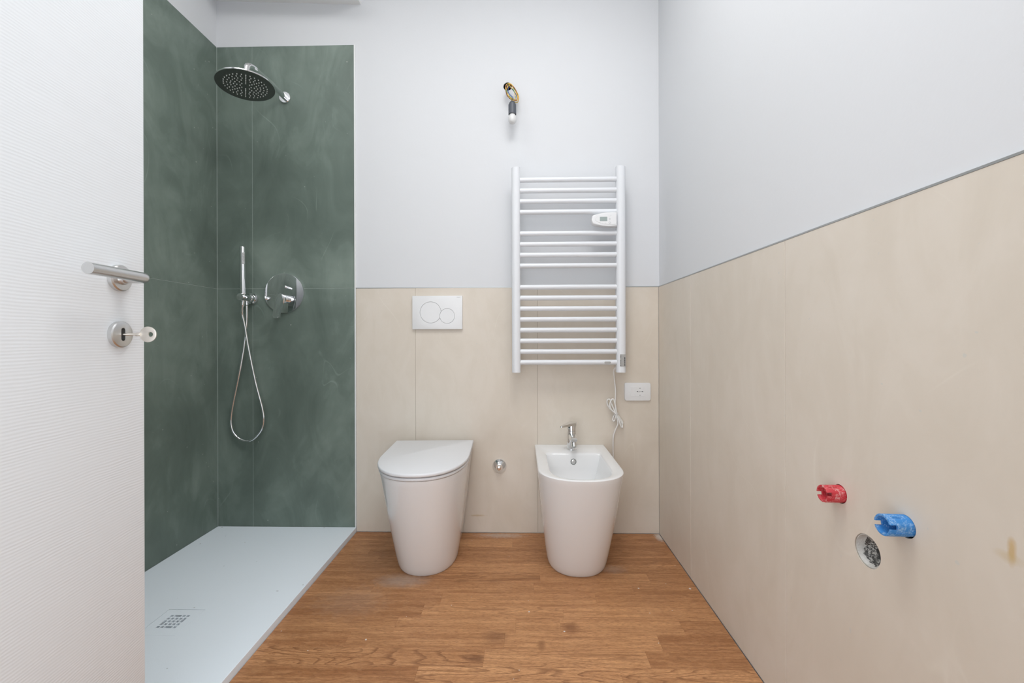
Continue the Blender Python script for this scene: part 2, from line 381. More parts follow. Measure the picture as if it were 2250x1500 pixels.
# oak strips: rows run across the room; joints read from the photograph, tone per strip
ROW = 0.0703; Y0 = 1.578
T = {  # row number from the back wall: [(x where the strip ends, tone, figure), ...]
 0: [(-0.30, 0.22, 0.2), (0.20, 0.42, 0.3), (9, 0.36, 0.8)],
 1: [(-0.45, 0.40, 0.1), (-0.043, 0.62, 0.2), (0.30, 0.35, 0.2), (9, 0.30, 0.5)],
 2: [(-0.68, 0.32, 0.2), (-0.52, 0.16, 0.1), (0.12, 0.34, 0.7), (9, 0.38, 0.5)],
 3: [(-0.62, 0.26, 0.1), (-0.06, 0.36, 0.4), (0.11, 0.28, 0.2), (9, 0.40, 0.7)],
 4: [(-0.40, 0.40, 0.2), (0.20, 0.60, 0.3), (9, 0.40, 0.4)],
 5: [(-0.405, 0.30, 0.1), (0.073, 0.40, 0.9), (0.50, 0.55, 0.2), (9, 0.42, 0.5)],
 6: [(-0.567, 0.40, 0.2), (0.045, 0.38, 0.1), (0.42, 0.46, 0.3), (9, 0.34, 0.3)],
 7: [(-0.293, 0.24, 0.0), (0.27, 0.62, 0.1), (9, 0.52, 0.1)],
 8: [(-0.347, 0.22, 0.3), (0.143, 0.66, 0.6), (9, 0.58, 0.0)],
 9: [(-0.42, 0.34, 0.2), (-0.02, 0.62, 0.1), (0.127, 0.60, 0.1), (0.526, 0.62, 0.1), (9, 0.30, 0.2)],
 10: [(-0.553, 0.36, 0.2), (-0.055, 0.40, 0.2), (0.43, 0.66, 0.1), (9, 0.38, 0.2)],
 11: [(-0.1135, 0.50, 1.0), (0.3726, 0.78, 0.6), (9, 0.36, 0.3)],
 12: [(-0.30, 0.36, 0.4), (0.28, 0.74, 1.0), (9, 0.60, 0.9)],
 13: [(-0.45, 0.38, 0.3), (0.10, 0.68, 1.0), (9, 0.55, 0.8)]}
xs0, xs1 = -0.8105, XR - 0.0022
n_rows = int((YB - YF) / ROW) + 4
for k in range(n_rows):
    y1 = Y0 + (7 - k) * ROW; y0 = y1 - ROW
    y1 = min(y1, YB - 0.0022)
    if k in T: segs = T[k]
    else:
        segs = []; x = xs0 + random.uniform(0.2, 0.5)
        while x < xs1 - 0.1:
            segs.append((x, random.uniform(0.25, 0.7), random.random())); x += random.uniform(0.3, 0.6)
        segs.append((9, random.uniform(0.25, 0.7), random.random()))
    x = xs0
    for xe, tone_, fig_ in segs:
        xe = min(xe, xs1)
        p = finish('plank', box((x + 0.0001, y0 + 0.0001, -0.012), (xe - 0.0001, y1 - 0.0001, -random.uniform(0, 0.0003)), 0.00018), M_oak, floor)
        p.color = (tone_, random.random(), fig_, 1); x = xe

# ------------------------------------------------------------------ the open door with its furniture
dU = Vector((math.cos(math.radians(96)), math.sin(math.radians(96)), 0)); dN = Vector((dU.y, -dU.x, 0)); dE = Vector((-0.8011, 0.885, 0))
dM = Matrix(((dU.x, -dN.x, 0, dE.x), (dU.y, -dN.y, 0, dE.y), (0, 0, 1, 0), (0, 0, 0, 1)))   # local x = towards the free edge, -y = out of the face
def dl(bm): bmesh.ops.transform(bm, matrix=dM, verts=bm.verts); return bm
door = finish('door_1', box((-0.80, 0, 0.006), (0, 0.042, 2.09), 0.0012, 2), M_door); door.matrix_world = dM
door.location = dE
struct(door, 'white ribbed door leaf standing open on the left')
def dchild(name, bm, m, parent=None, smooth=40):
    o = finish(name, bm, m, parent or door, smooth); return o
HU, HZ, KZ = -0.066, 1.072, 0.961
hd = dchild('door_handle', tube(catmull([(HU, -0.006, HZ), (HU, -0.03, HZ), (HU + 0.0005, -0.042, HZ), (HU - 0.006, -0.0505, HZ), (HU - 0.018, -0.053, HZ), (HU - 0.06, -0.053, HZ), (HU - 0.128, -0.053, HZ)], 8), 0.0102, 24), M_steel, smooth=50)
hd['label'] = 'satin steel lever handle'
dchild('rosette', lathe((HU, 0, HZ), (0, -1, 0), [(0, 0.0258), (0.007, 0.0258), (0.0092, 0.0235), (0.0095, 0.0135), (0.013, 0.0128), (0.017, 0.0125)], 48), M_steel, hd)
ks = dchild('lock_rosette', lathe((HU, 0, KZ), (0, -1, 0), [(0, 0.0258), (0.0075, 0.0258), (0.0092, 0.0240), (0.0095, 0.0235)], 48), M_steel)
cut(ks, [prism([(HU + px, 0.001, KZ + pz) for px, _, pz in roundrect(-0.0047, 0.0047, -0.0128, 0.0128, 0.0046, 0)], (0, -0.02, 0))])
cut(door, [prism([(HU + px, 0.03, KZ + pz) for px, _, pz in roundrect(-0.0047, 0.0047, -0.0128, 0.0128, 0.0046, 0)], (0, -0.05, 0))])
finish('keyhole', box((HU - 0.006, 0.004, KZ - 0.014), (HU + 0.006, 0.006, KZ + 0.014)), M_dark, ks)
hh = finish('hinge', cyl((-0.803, -0.006, 0.25), (-0.803, -0.006, 0.35), 0.007, 16), M_steel, door, 40)
hh = finish('hinge', cyl((-0.803, -0.006, 1.75), (-0.803, -0.006, 1.85), 0.007, 16), M_steel, door, 40)
key = thing('key', 'small nickel key with a round pierced bow, stuck in the door lock', 'key')
finish('shaft', dl(cyl((HU, 0.004, KZ), (HU, -0.041, KZ), 0.0026, 16)), M_brass, key, 40)
finish('collar', dl(cyl((HU, -0.033, KZ), (HU, -0.042, KZ), 0.0036, 20, 0.001)), M_brass, key, 40)
bow = finish('bow', dl(cyl((HU - 0.0011, -0.0555, KZ), (HU + 0.0011, -0.0555, KZ), 0.0155, 40, 0.0005)), M_brass, key, 40)
c0 = dM @ Vector((HU - 0.01, -0.0605, KZ)); c1 = dM @ Vector((HU + 0.01, -0.0605, KZ)); cut(bow, [cyl(c0, c1, 0.0046, 24)])
rebase(key, dM @ Vector((HU, -0.01, KZ)))

# ------------------------------------------------------------------ shower tray with grille
tray = thing('shower_tray', 'pale blue-grey flat shower tray with slotted drain cover', 'shower tray')
TX0, TX1, TY0, TY1, TZ = XL + 0.001, -0.8125, 0.62, YB - 0.001, 0.0225
DX0, DX1, DY0, DY1 = -1.2115, -1.0855, 1.3055, 1.4325
tb = finish('body', box((TX0, TY0, -0.011), (TX1, TY1, TZ), 0.0012, 2), M_tray, tray)
cut(tb, [box((DX0, DY0, 0.004), (DX1, DY1, 0.1))])
finish('waste_trap', box((DX0 + 0.001, DY0 + 0.001, 0.0041), (DX1 - 0.001, DY1 - 0.001, 0.0055)), M_dark, tray)
cover = finish('drain_cover', box((DX0 + 0.0009, DY0 + 0.0009, 0.0145), (DX1 - 0.0009, DY1 - 0.0009, TZ - 0.0003), 0.0005), M_tray, tray)
gx, gy, px_, py_ = -1.1795, 1.3395, 0.01375, 0.0137
def slot(i, j, w=1, h=1):
    x0 = gx + i * px_; y0 = gy + j * py_
    return box((x0, y0, 0.0), (x0 + 0.0098 + (w - 1) * px_, y0 + 0.0088 + (h - 1) * py_, 0.1))
sl = [(0, 0, 1, 1), (1, 0, 1, 1), (2, 0, 2, 1), (4, 0, 1, 1), (0, 1, 1, 2), (1, 1, 1, 1), (2, 1, 1, 1), (3, 1, 1, 1), (4, 1, 1, 1), (1, 2, 1, 1), (2, 2, 1, 1), (3, 2, 1, 1),
      (4, 2, 1, 2), (0, 3, 1, 1), (1, 3, 1, 1), (2, 3, 1, 1), (3, 3, 1, 1), (0, 4, 1, 1), (1, 4, 2, 1), (3, 4, 1, 1), (4, 4, 1, 1)]
bm = bmesh.new()
for s in sl:
    b2 = slot(*s); me = bpy.data.meshes.new('t'); b2.to_mesh(me); b2.free(); bm.from_mesh(me)
cut(cover, [bm])
rebase(tray, (-1.15, 1.35, -0.011))

# ------------------------------------------------------------------ rain shower head on a wall arm
rain = thing('rain_shower_head', 'large round chrome rain shower head on an arm high on the green wall', 'shower head')
AX, AZ, HY = -1.160, 2.137, 1.802
finish('wall_flange', lathe((AX, YB, AZ), (0, -1, 0), [(0, 0.0275), (0.008, 0.0275), (0.0095, 0.026), (0.010, 0.012)], 48), M_chrome, rain, 40)
arm = finish('arm', tube(catmull([(AX, YB - 0.004, AZ), (AX, 1.95, AZ), (AX - 0.008, 1.86, AZ), (AX - 0.013, 1.83, AZ - 0.001), (AX - 0.016, 1.808, AZ - 0.010), (AX - 0.018, HY - 0.001, AZ - 0.030), (AX - 0.018, HY - 0.001, AZ - 0.062)], 8), 0.0126, 24), M_chrome, rain, 60)
hc = Vector((AX - 0.022, HY - 0.002, 2.038)); tilt = Matrix.Rotation(math.radians(-1.9), 3, 'X') @ Matrix.Rotation(math.radians(-4.0), 3, 'Y'); hn = tilt @ Vector((0, 0, -1))
finish('swivel_joint', lathe(hc - hn * 0.042, hn, [(0, 0.0125), (0.004, 0.0165), (0.020, 0.0165), (0.024, 0.0145), (0.036, 0.020)], 32), M_chrome, rain, 40)
HR = 0.1125
finish('head', lathe(hc - hn * 0.009, hn, [(0, 0.018), (0.0015, HR - 0.004), (0.003, HR - 0.001), (0.0045, HR), (0.0085, HR), (0.0093, HR - 0.001)], 96), M_chrome, rain, 40)
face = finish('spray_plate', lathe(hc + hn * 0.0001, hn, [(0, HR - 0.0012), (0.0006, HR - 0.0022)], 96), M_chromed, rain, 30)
bm = bmesh.new(); hx, hy, _ = frame_from(hn)
def nozzle(u, v): lathe(hc + hx * u + hy * v, hn, [(0, 0.0026), (0.0030, 0.0021), (0.0046, 0.0012)], 8, bm)
for w in range(8):                      # straight rays between wedges of staggered rings
    a0 = w * PI / 4 + 0.2
    for rr in (0.020, 0.032, 0.044, 0.056, 0.068, 0.080): nozzle(rr * math.cos(a0), rr * math.sin(a0))
    for rr, k in ((0.042, 1), (0.055, 2), (0.068, 2), (0.081, 3)):
        for i in range(k):
            a = a0 + PI / 8 + (i - (k - 1) / 2) * 0.0165 / rr
            nozzle(rr * math.cos(a), rr * math.sin(a))
nz = finish('nozzles', bm, M_nozzle, rain, 40); nz['kind'] = 'stuff'
rebase(rain, (AX, YB, AZ))

# ------------------------------------------------------------------ hand shower with hose, in a wall bracket
BX, BZ = -1.325, 1.1475
br = thing('shower_bracket', 'round chrome wall bracket and water outlet holding the hand shower', 'bracket')
finish('wall_flange', lathe((BX, YB, BZ), (0, -1, 0), [(0, 0.0275), (0.010, 0.0275), (0.012, 0.0262), (0.0125, 0.0205), (0.032, 0.0195), (0.036, 0.0165)], 40), M_chrome, br, 40)
hold = finish('holder', cyl((BX, YB - 0.028, BZ), (BX - 0.004, 1.976, BZ + 0.001), 0.0165, 40, 0.001), M_chrome, br, 40)
HX, HYY = -1.332, 2.003
cut(hold, [lathe((HX, HYY, BZ - 0.03), (0, 0, 1), [(0, 0.0095), (0.06, 0.0125)], 28)])
finish('outlet', lathe((-1.3335, 2.034, BZ - 0.013), (0, 0, -1), [(0, 0.0085), (0.010, 0.0085), (0.011, 0.0105), (0.020, 0.0105), (0.021, 0.008)], 24), M_chrome, br, 40)
rebase(br, (BX, YB, BZ))
hs = thing('hand_shower', 'slim chrome stick hand shower with a long looping metal hose', 'hand shower')
finish('handle', lathe((HX + 0.001, HYY, 1.126), (-0.002, 0, 0.264), [(0, 0.0070), (0.010, 0.0085), (0.030, 0.0112), (0.060, 0.0118), (0.262, 0.0118), (0.2635, 0.0110), (0.264, 0.009)], 32), M_chrome, hs, 40)
bmk = bmesh.new()
for k in range(13):
    z = 1.3605 - k * 0.0043
    lathe((HX + 0.0068, HYY - 0.0066, z), (0, 0, 1), [(-0.0009, 0.0060), (-0.0006, 0.0064), (0.0006, 0.0064), (0.0009, 0.0060)], 20, bmk)
rg = finish('spray_ridges', bmk, M_plastic, hs, 40); rg['kind'] = 'stuff'
hp = [(-1.334, 2.004, 1.106), (-1.343, 2.015, 1.069), (-1.338, 2.026, 1.014), (-1.325, 2.034, 0.904), (-1.296, 2.042, 0.738), (-1.267, 2.046, 0.617), (-1.260, 2.048, 0.561), (-1.268, 2.049, 0.513), (-1.292, 2.05, 0.477), (-1.319, 2.05, 0.455), (-1.348, 2.05, 0.449),
      (-1.382, 2.05, 0.460), (-1.409, 2.05, 0.486), (-1.422, 2.05, 0.524), (-1.422, 2.05, 0.572), (-1.411, 2.05, 0.639), (-1.381, 2.049, 0.778), (-1.356, 2.047, 0.910), (-1.342, 2.044, 1.014), (-1.335, 2.037, 1.069), (-1.3335, 2.034, 1.1136)]
hp = resample(catmull(hp, 12), 0.00155)
finish('hose', tube(hp, lambda i: 0.0064 if i % 2 else 0.0055, 10), M_chrome, hs, 179)
finish('hose_nut', lathe((-1.3315, 2.003, 1.127), (-0.10, 0.03, -1), [(0, 0.0086), (0.016, 0.0083), (0.022, 0.0066)], 24), M_chrome, hs, 40)
rebase(hs, (HX, HYY, 1.126))

# ------------------------------------------------------------------ concealed shower mixer
mx = thing('shower_mixer', 'round chrome mixer plate with lever and diverter on the green wall', 'mixer')
MX, MZ = -1.166, 1.1735
finish('plate', lathe((MX, YB, MZ), (0, -1, 0), [(0, 0.0985), (0.006, 0.0985), (0.0085, 0.0972), (0.0095, 0.0945), (0.0098, 0.02)], 96), M_chrome, mx, 35)
finish('diverter_knob', lathe((-1.142, YB - 0.008, 1.2), (0, -1, 0), [(0, 0.0060), (0.018, 0.0060), (0.0185, 0.0048), (0.021, 0.0048), (0.0215, 0.0062), (0.034, 0.0068), (0.037, 0.0060), (0.038, 0.004)], 28), M_chrome, mx, 40)
finish('cartridge_body', lathe((-1.147, YB - 0.008, 1.143), (0, -1, 0), [(0, 0.0200), (0.026, 0.0200), (0.0265, 0.0185), (0.029, 0.0185), (0.0295, 0.0205), (0.058, 0.0205), (0.062, 0.019)], 40), M_chrome, mx, 40)
lv = [(-1.163, 1.160), (-1.150, 1.1655), (-1.138, 1.163), (-1.128, 1.150), (-1.130, 1.125), (-1.140, 1.09), (-1.1465, 1.058), (-1.151, 1.050), (-1.160, 1.0475), (-1.172, 1.0485), (-1.177, 1.054), (-1.1755, 1.075), (-1.172, 1.105), (-1.170, 1.14)]
lp = catmull([(x, 0, z) for x, z in lv] + [(lv[0][0], 0, lv[0][1])], 4)[:-1]
bm = prism([(p.x, 2.004, p.z) for p in lp], (0, -0.013, 0), 0.0018)
for v in bm.verts: v.co.y -= max(0, 1.14 - v.co.z) * 0.10
finish('lever', bm, M_chrome, mx, 40)
rebase(mx, (MX, YB, MZ))

# ------------------------------------------------------------------ flush plate
fp = thing('flush_plate', 'white dual flush plate with two round buttons above the toilet', 'flush plate')
FX0, FX1, FZ0, FZ1 = -0.5305, -0.2855, 0.9935, 1.1565; FY = YB - 0.0125
pl = finish('plate', box((FX0, FY, FZ0), (FX1, YB, FZ1), 0.0018, 2), M_plastic, fp, 30)
bx, bz, br_ = -0.4405, 1.0757, 0.0515; sx, sz, sr = -0.3595, 1.0583, 0.0360
cut(pl, [cyl((bx, FY - 0.01, bz), (bx, FY + 0.006, bz), br_ + 0.0009, 96), cyl((sx, FY - 0.01, sz), (sx, FY + 0.006, sz), sr + 0.0009, 80)])
b1 = finish('large_button', cyl((bx, FY + 0.0059, bz), (bx, FY + 0.0001, bz), br_ - 0.0006, 96), M_plastic, fp, 30)
cut(b1, [cyl((sx, FY - 0.01, sz), (sx, FY + 0.02, sz), sr + 0.0011, 80)])
finish('small_button', cyl((sx, FY + 0.0059, sz), (sx, FY + 0.0001, sz), sr - 0.0004, 80), M_plastic, fp, 30)
def text(body, size, loc, rot, m, parent, name='lettering', depth=0.0002):
    cu = bpy.data.curves.new(name, 'FONT'); cu.body = body; cu.size = size; cu.extrude = depth; cu.align_x = 'CENTER'; cu.align_y = 'CENTER'
    to = bpy.data.objects.new('t', cu); C.objects.link(to); bpy.context.view_layer.update()
    me = bpy.data.meshes.new_from_object(to.evaluated_get(bpy.context.evaluated_depsgraph_get())); bpy.data.objects.remove(to, do_unlink=True)
    me.transform(Matrix.Translation(loc) @ rot.to_4x4()); o = bpy.data.objects.new(name, me); C.objects.link(o); me.materials.clear(); me.materials.append(m); o.parent = parent
    return o
ROT_B = Matrix.Rotation(PI / 2, 3, 'X')
text('GEBERIT', 0.0050, (-0.3035, FY - 0.0001, 1.1487), ROT_B, M_print, fp, 'brand_lettering')
rebase(fp, (-0.408, YB, 1.075))

# ------------------------------------------------------------------ towel radiator
rd = thing('towel_radiator', 'white tubular heated towel rail with thermostat on the back wall', 'radiator')
RX0, RX1, RZ0, RZ1 = -0.043, 0.4855, 0.7895, 1.7455
def rail(x0, x1, flip):
    prof = []
    for i in range(13):                          # D section: flat back, rounded front
        a = PI * i / 12; prof.append((x0 + (x1 - x0) * (0.5 - 0.5 * math.cos(a)), 1.983 - 0.020 * math.sin(a) ** 0.75))
    prof += [(x1, 2.000), (x0, 2.000)]
    rs = []
    for z, k in ((RZ0, 0), (RZ1 - 0.004, 1)):
        rs.append([(x, y, z + (0.004 * ((x - x0) / (x1 - x0) if not flip else (x1 - x) / (x1 - x0)) if k else 0)) for x, y in prof])
    bm = rings(bmesh.new(), [[Vector(p) for p in r] for r in rs])
    r = finish('side_rail', bm, M_enamel, rd, 35); return r
rl = rail(RX0, RX0 + 0.0405, False); rr_ = rail(RX1 - 0.0425, RX1, True)
for i in list(range(0, 4)) + list(range(5, 9)) + list(range(10, 18)):
    z = 1.688 - 0.0501 * i
    finish('bar', cyl((RX0 + 0.036, 1.985, z), (RX1 - 0.038, 1.985, z), 0.0115, 20), M_enamel, rd, 60)
for x in (RX0 + 0.020, RX1 - 0.020):
    for z in (0.90, 1.62): finish('wall_mount', cyl((x, 1.998, z), (x, YB, z), 0.011, 20), M_enamel, rd, 60)
# thermostat
th = [(0.441, 1.5255), (0.420, 1.5255), (0.390, 1.524), (0.360, 1.520), (0.338, 1.515), (0.330, 1.511), (0.3265, 1.504), (0.326, 1.492), (0.3275, 1.480), (0.332, 1.4735), (0.345, 1.469), (0.375, 1.4645), (0.405, 1.462), (0.441, 1.4615)]
tho = finish('thermostat', prism([(x, 1.988, z) for x, z in th], (0, -0.034, 0), 0.004, 3), M_plastic, rd, 40)
ti = [(0.436, 1.520), (0.433, 1.5215), (0.412, 1.5215), (0.385, 1.5195), (0.360, 1.514), (0.345, 1.506), (0.3405, 1.496), (0.343, 1.488), (0.352, 1.481), (0.372, 1.475), (0.400, 1.4705), (0.432, 1.4690), (0.436, 1.4705)]
finish('control_face', prism([(x, 1.9545, z) for x, z in ti], (0, -0.0016, 0), 0.0007, 1), M_plastic, tho, 40)
SY = 1.9526
finish('screen', box((0.3625, SY, 1.4845), (0.3965, 1.9535, 1.5045), 0.0004), M_screen, tho)
for zz, w in ((1.4975, 0.0035), (1.4940, 0.0040), (1.4905, 0.0035)): finish('button_mark', box((0.4075 - w, SY, zz - 0.0006), (0.4075 + w, 1.9535, zz + 0.0006)), M_print, tho)
finish('menu_button', lathe((0.4075, 1.9535, 1.5095), (0, -1, 0), [(0, 0.0052), (0.0009, 0.0052), (0.0012, 0.0045), (0.0012, 0.002)], 24), M_plastic, tho)
text('MODE', 0.0045, (0.4085, SY, 1.5095), ROT_B, M_print, tho, 'button_print')
ok = finish('ok_button', lathe((0.4075, 1.9535, 1.4775), (0, -1, 0), [(0, 0.0042), (0.0008, 0.0042), (0.0011, 0.0036)], 20), M_print, tho)
finish('ok_cap', lathe((0.4075, 1.9528, 1.4775), (0, -1, 0), [(0, 0.0027), (0.0008, 0.0025)], 20), M_plastic, tho)
for xx in (0.3755, 0.3895):
    finish('arrow_button', prism(roundrect(xx - 0.0055, xx + 0.0055, 1.4715, 1.4795, 0.002, 1.9533), (0, -0.0008, 0), 0.0002, 1), M_plastic, tho)
    text('-' if xx < 0.38 else '+', 0.007, (xx, SY - 0.0003, 1.4755), ROT_B, M_print, tho, 'button_print')
# badge, rating label, cable gland
finish('badge', prism(roundrect(0.3855, 0.4155, 0.8300, 0.8400, 0.0049, 1.9745), (0, -0.0020, 0), 0.0005, 1), M_label, rd, 40)
lb = finish('rating_label', box((0.4555, 1.9622, 0.8180), (0.4800, 1.9640, 0.8735)), M_label, rd)
random.seed(11)
for j in range(5):                       # rows of rotated small print
    xx = 0.4583 + j * 0.0046; z = 0.8200
    while z < 0.868:
        L = random.uniform(0.002, 0.008)
        if random.random() < (0.75 if j != 3 else 0.5): finish('print_line', box((xx - 0.0009 - (0.0012 if j == 4 else 0), 1.9620, z), (xx + 0.0009 + (0.001 if j == 4 else 0), 1.9624, min(z + L, 0.872))), M_black if j in (0, 4) else M_print, lb)
        z += L + random.uniform(0.0012, 0.003)
# power cord with its tied bundle
cp = [(0.452, 1.992, 0.850), (0.4505, 2.000, 0.823), (0.441, 2.025, 0.796), (0.446, 2.045, 0.757), (0.453, 2.05, 0.702), (0.452, 2.05, 0.647), (0.452, 2.05, 0.604), (0.455, 2.047, 0.584), (0.461, 2.045, 0.555), (0.463, 2.047, 0.534), (0.452, 2.052, 0.505), (0.444, 2.056, 0.472), (0.443, 2.060, 0.418), (0.445, 2.062, 0.34), (0.446, 2.062, 0.25)]
cord = finish('power_cord', tube(catmull(cp, 8), 0.0034, 10), M_cord, rd, 179)
for pts in ([(0.453, 2.052, 0.585), (0.425, 2.054, 0.611), (0.414, 2.054, 0.635), (0.416, 2.052, 0.652), (0.427, 2.048, 0.652), (0.436, 2.045, 0.626), (0.453, 2.043, 0.585)],
            [(0.454, 2.042, 0.584), (0.430, 2.040, 0.608), (0.424, 2.040, 0.631), (0.433, 2.038, 0.655), (0.443, 2.038, 0.653), (0.450, 2.038, 0.627), (0.456, 2.040, 0.588)],
            [(0.453, 2.042, 0.588), (0.466, 2.040, 0.556), (0.478, 2.040, 0.524), (0.484, 2.043, 0.521), (0.483, 2.047, 0.535), (0.470, 2.046, 0.561), (0.455, 2.046, 0.588)],
            [(0.455, 2.05, 0.587), (0.470, 2.05, 0.556), (0.484, 2.052, 0.536), (0.487, 2.054, 0.543), (0.475, 2.055, 0.563), (0.457, 2.054, 0.588)],
            [(0.454, 2.052, 0.584), (0.445, 2.054, 0.573), (0.441, 2.054, 0.555), (0.446, 2.052, 0.549), (0.450, 2.050, 0.556), (0.454, 2.048, 0.580)]):
    finish('cord_loop', tube(catmull(pts, 8), 0.0034, 10), M_cord, cord, 179)
finish('cord_tie', tube([Vector((0.4552 + 0.0080 * math.cos(t), 2.047 + 0.0105 * math.sin(t), 0.586 + 0.003 * math.cos(t))) for t in [i * PI / 12 for i in range(25)]], 0.0012, 8), M_plastic, cord, 179)
rebase(rd, (0.22, YB, RZ0))

# ------------------------------------------------------------------ wall socket
so = thing('wall_socket', 'white rectangular power socket plate beside the right corner', 'socket')
SX0, SX1, SZ0, SZ1 = 0.5005, 0.6245, 0.6465, 0.7315
spl = finish('plate', prism(roundrect(SX0, SX1, SZ0, SZ1, 0.007, YB), (0, -0.0085, 0), 0.0025, 3), M_plastic, so, 40)
yS = YB - 0.0085
md = finish('blank_module', box((0.5295, yS - 0.0006, 0.6665), (0.5505, yS + 0.002, 0.7115), 0.0004), M_plastic, so)
sm = finish('socket_module', box((0.5515, yS - 0.0010, 0.6665), (0.5950, yS + 0.0061, 0.7115), 0.0005), M_plastic, so)
cx, cz = 0.5732, 0.6890
holes = [(-0.0115, 0, 0.0042, 0.0019), (0.0115, 0, 0.0042, 0.0019), (0, 0, 0.0020, 0.0020), (0, 0.0165, 0.0018, 0.0022), (0, -0.0165, 0.0018, 0.0022)]
cut(sm, [prism(roundrect(cx + a - w, cx + a + w, cz + b - h, cz + b + h, min(w, h) * 0.95, yS - 0.005), (0, 0.0095, 0)) for a, b, w, h in holes])
cut(spl, [box((0.5525, yS - 0.01, 0.6675), (0.5940, yS + 0.0062, 0.7105))])
for a, b, w, h in holes: finish('pin_hole', box((cx + a - w, yS + 0.0035, cz + b - h), (cx + a + w, yS + 0.0042, cz + b + h)), M_dark, sm)
rebase(so, (0.5625, YB, 0.689))

# ------------------------------------------------------------------ toilet and bidet: lofted D sections
def dring(cx, w, yb, ys, yt, z, n=48, e=2.25, rb=0.0):
    """D outline: flat back at yb, straight sides to ys, curved front with its tip at yt"""
    pts = []
    for i in range(n + 1):
        t = PI * i / n
        c, s = math.cos(t), math.sin(t)
        pts.append(Vector((cx + w * math.copysign(abs(c) ** (2 / e), c), ys - (ys - yt) * abs(s) ** (2 / e), z)))
    m = 8
    for i in range(1, m): pts.append(Vector((cx - w, ys + (yb - ys) * i / m, z)))
    for i in range(m + 1): pts.append(Vector((cx - w + 2 * w * i / m, yb, z)))
    for i in range(1, m): pts.append(Vector((cx + w, yb - (yb - ys) * i / m, z)))
    return pts
def lerp(a, b, t): return a + (b - a) * t
wc = thing('toilet', 'white back-to-wall toilet with closed flat lid, left of the bidet', 'toilet')
TCX = -0.4155
def bowl_sec(t, z, inset=0.0):
    w = lerp(0.1255, 0.1780, t ** 0.88) - inset; yt = lerp(1.694, 1.540, t ** 0.88) + inset; ys = lerp(1.87, 1.805, t)
    return dring(TCX, w, YB - 0.001, ys, yt, z)
secs = [bowl_sec(0, 0.0005, 0.002)] + [bowl_sec(t, max(0.428 * t, 0.003)) for t in (0.0, 0.03, 0.08, 0.16, 0.26, 0.38, 0.5, 0.62, 0.74, 0.86, 0.95, 0.985)] + [bowl_sec(1, 0.428, 0.002), bowl_sec(1, 0.4295, 0.006)]
finish('bowl', rings(bmesh.new(), secs), M_ceramic, wc, 50)
def slab(cx, w, yb, ys, yt, z0, z1, r):
    rr = []
    for z, ins in ((z0, r), (z0 + r * 0.35, r * 0.3), (z0 + r, 0), (z1 - r, 0), (z1 - r * 0.35, r * 0.3), (z1, r)):
        rr.append(dring(cx, w - ins, yb - ins, ys, yt + ins, z))
    return rings(bmesh.new(), rr)
finish('seat', slab(TCX, 0.1815, 2.038, 1.805, 1.534, 0.4318, 0.4428, 0.003), M_seat, wc, 50)
finish('lid', slab(TCX, 0.1845, 2.040, 1.805, 1.528, 0.4470, 0.4605, 0.004), M_seat, wc, 50)
finish('hinge_cover', box((TCX - 0.165, 2.022, 0.4290), (TCX + 0.165, 2.052, 0.4470), 0.004, 2), M_seat, wc, 40)
rebase(wc, (TCX, YB, 0))
wc.rotation_euler.z = math.radians(2.5); wc.location.y -= 0.0085         # set slightly askew, as fitted

bd = thing('bidet', 'white back-to-wall bidet with open basin below the towel radiator', 'bidet')
BCX = 0.2335
def bid_sec(t, z, inset=0.0):
    w = lerp(0.122, 0.1690, t ** 0.80) - inset; yt = lerp(1.688, 1.545, t ** 0.85) + inset; ys = lerp(1.835, 1.70, t)
    return dring(BCX, w, YB - 0.001, ys, yt, z)
secs = [bid_sec(0, 0.0005, 0.002)] + [bid_sec(t, max(0.428 * t, 0.003)) for t in (0.0, 0.03, 0.08, 0.16, 0.26, 0.38, 0.5, 0.62, 0.74, 0.86, 0.95, 0.985)]
secs += [bid_sec(1, 0.4275, 0.0012), bid_sec(1, 0.4298, 0.004), bid_sec(1, 0.4305, 0.008)]
def inner(z, w, yb, ys, yt): return dring(BCX, w, yb, ys, yt, z, e=2.5)
secs += [inner(0.4300, 0.1275, 1.934, 1.71, 1.563), inner(0.4270, 0.1225, 1.928, 1.71, 1.568), inner(0.4180, 0.1195, 1.922, 1.71, 1.572), inner(0.36, 0.108, 1.915, 1.715, 1.588),
         inner(0.315, 0.092, 1.905, 1.73, 1.61), inner(0.290, 0.065, 1.875, 1.75, 1.66), inner(0.284, 0.03, 1.80, 1.76, 1.72)]
body = finish('basin', rings(bmesh.new(), secs), M_ceramic, bd, 50)
OY = 1.9185
of = finish('overflow', lathe((0.2345, OY + 0.003, 0.392), (0, -1, 0.10), [(0, 0.0128), (0.0045, 0.0128), (0.0050, 0.0118), (0.0046, 0.0112), (0.0022, 0.0110), (0.0020, 0.0100)], 36), M_chromed, bd, 40)
finish('overflow_plug', lathe((0.2345, OY + 0.001, 0.3922), (0, -1, 0.10), [(0, 0.0100), (0.0032, 0.0098), (0.0042, 0.0085)], 36), M_steel, bd, 40)
finish('waste', lathe((BCX, 1.765, 0.2835), (0, 0, 1), [(0, 0.026), (0.002, 0.026), (0.003, 0.023), (0.003, 0.01)], 36), M_chrome, bd, 40)
sc_ = finish('fixing_cap', lathe((0.282, 1.712, 0.055), (0.25, -1, -0.3), [(0, 0.003), (0.003, 0.003)], 16), M_dark, bd)
rebase(bd, (BCX, 1.9, 0))

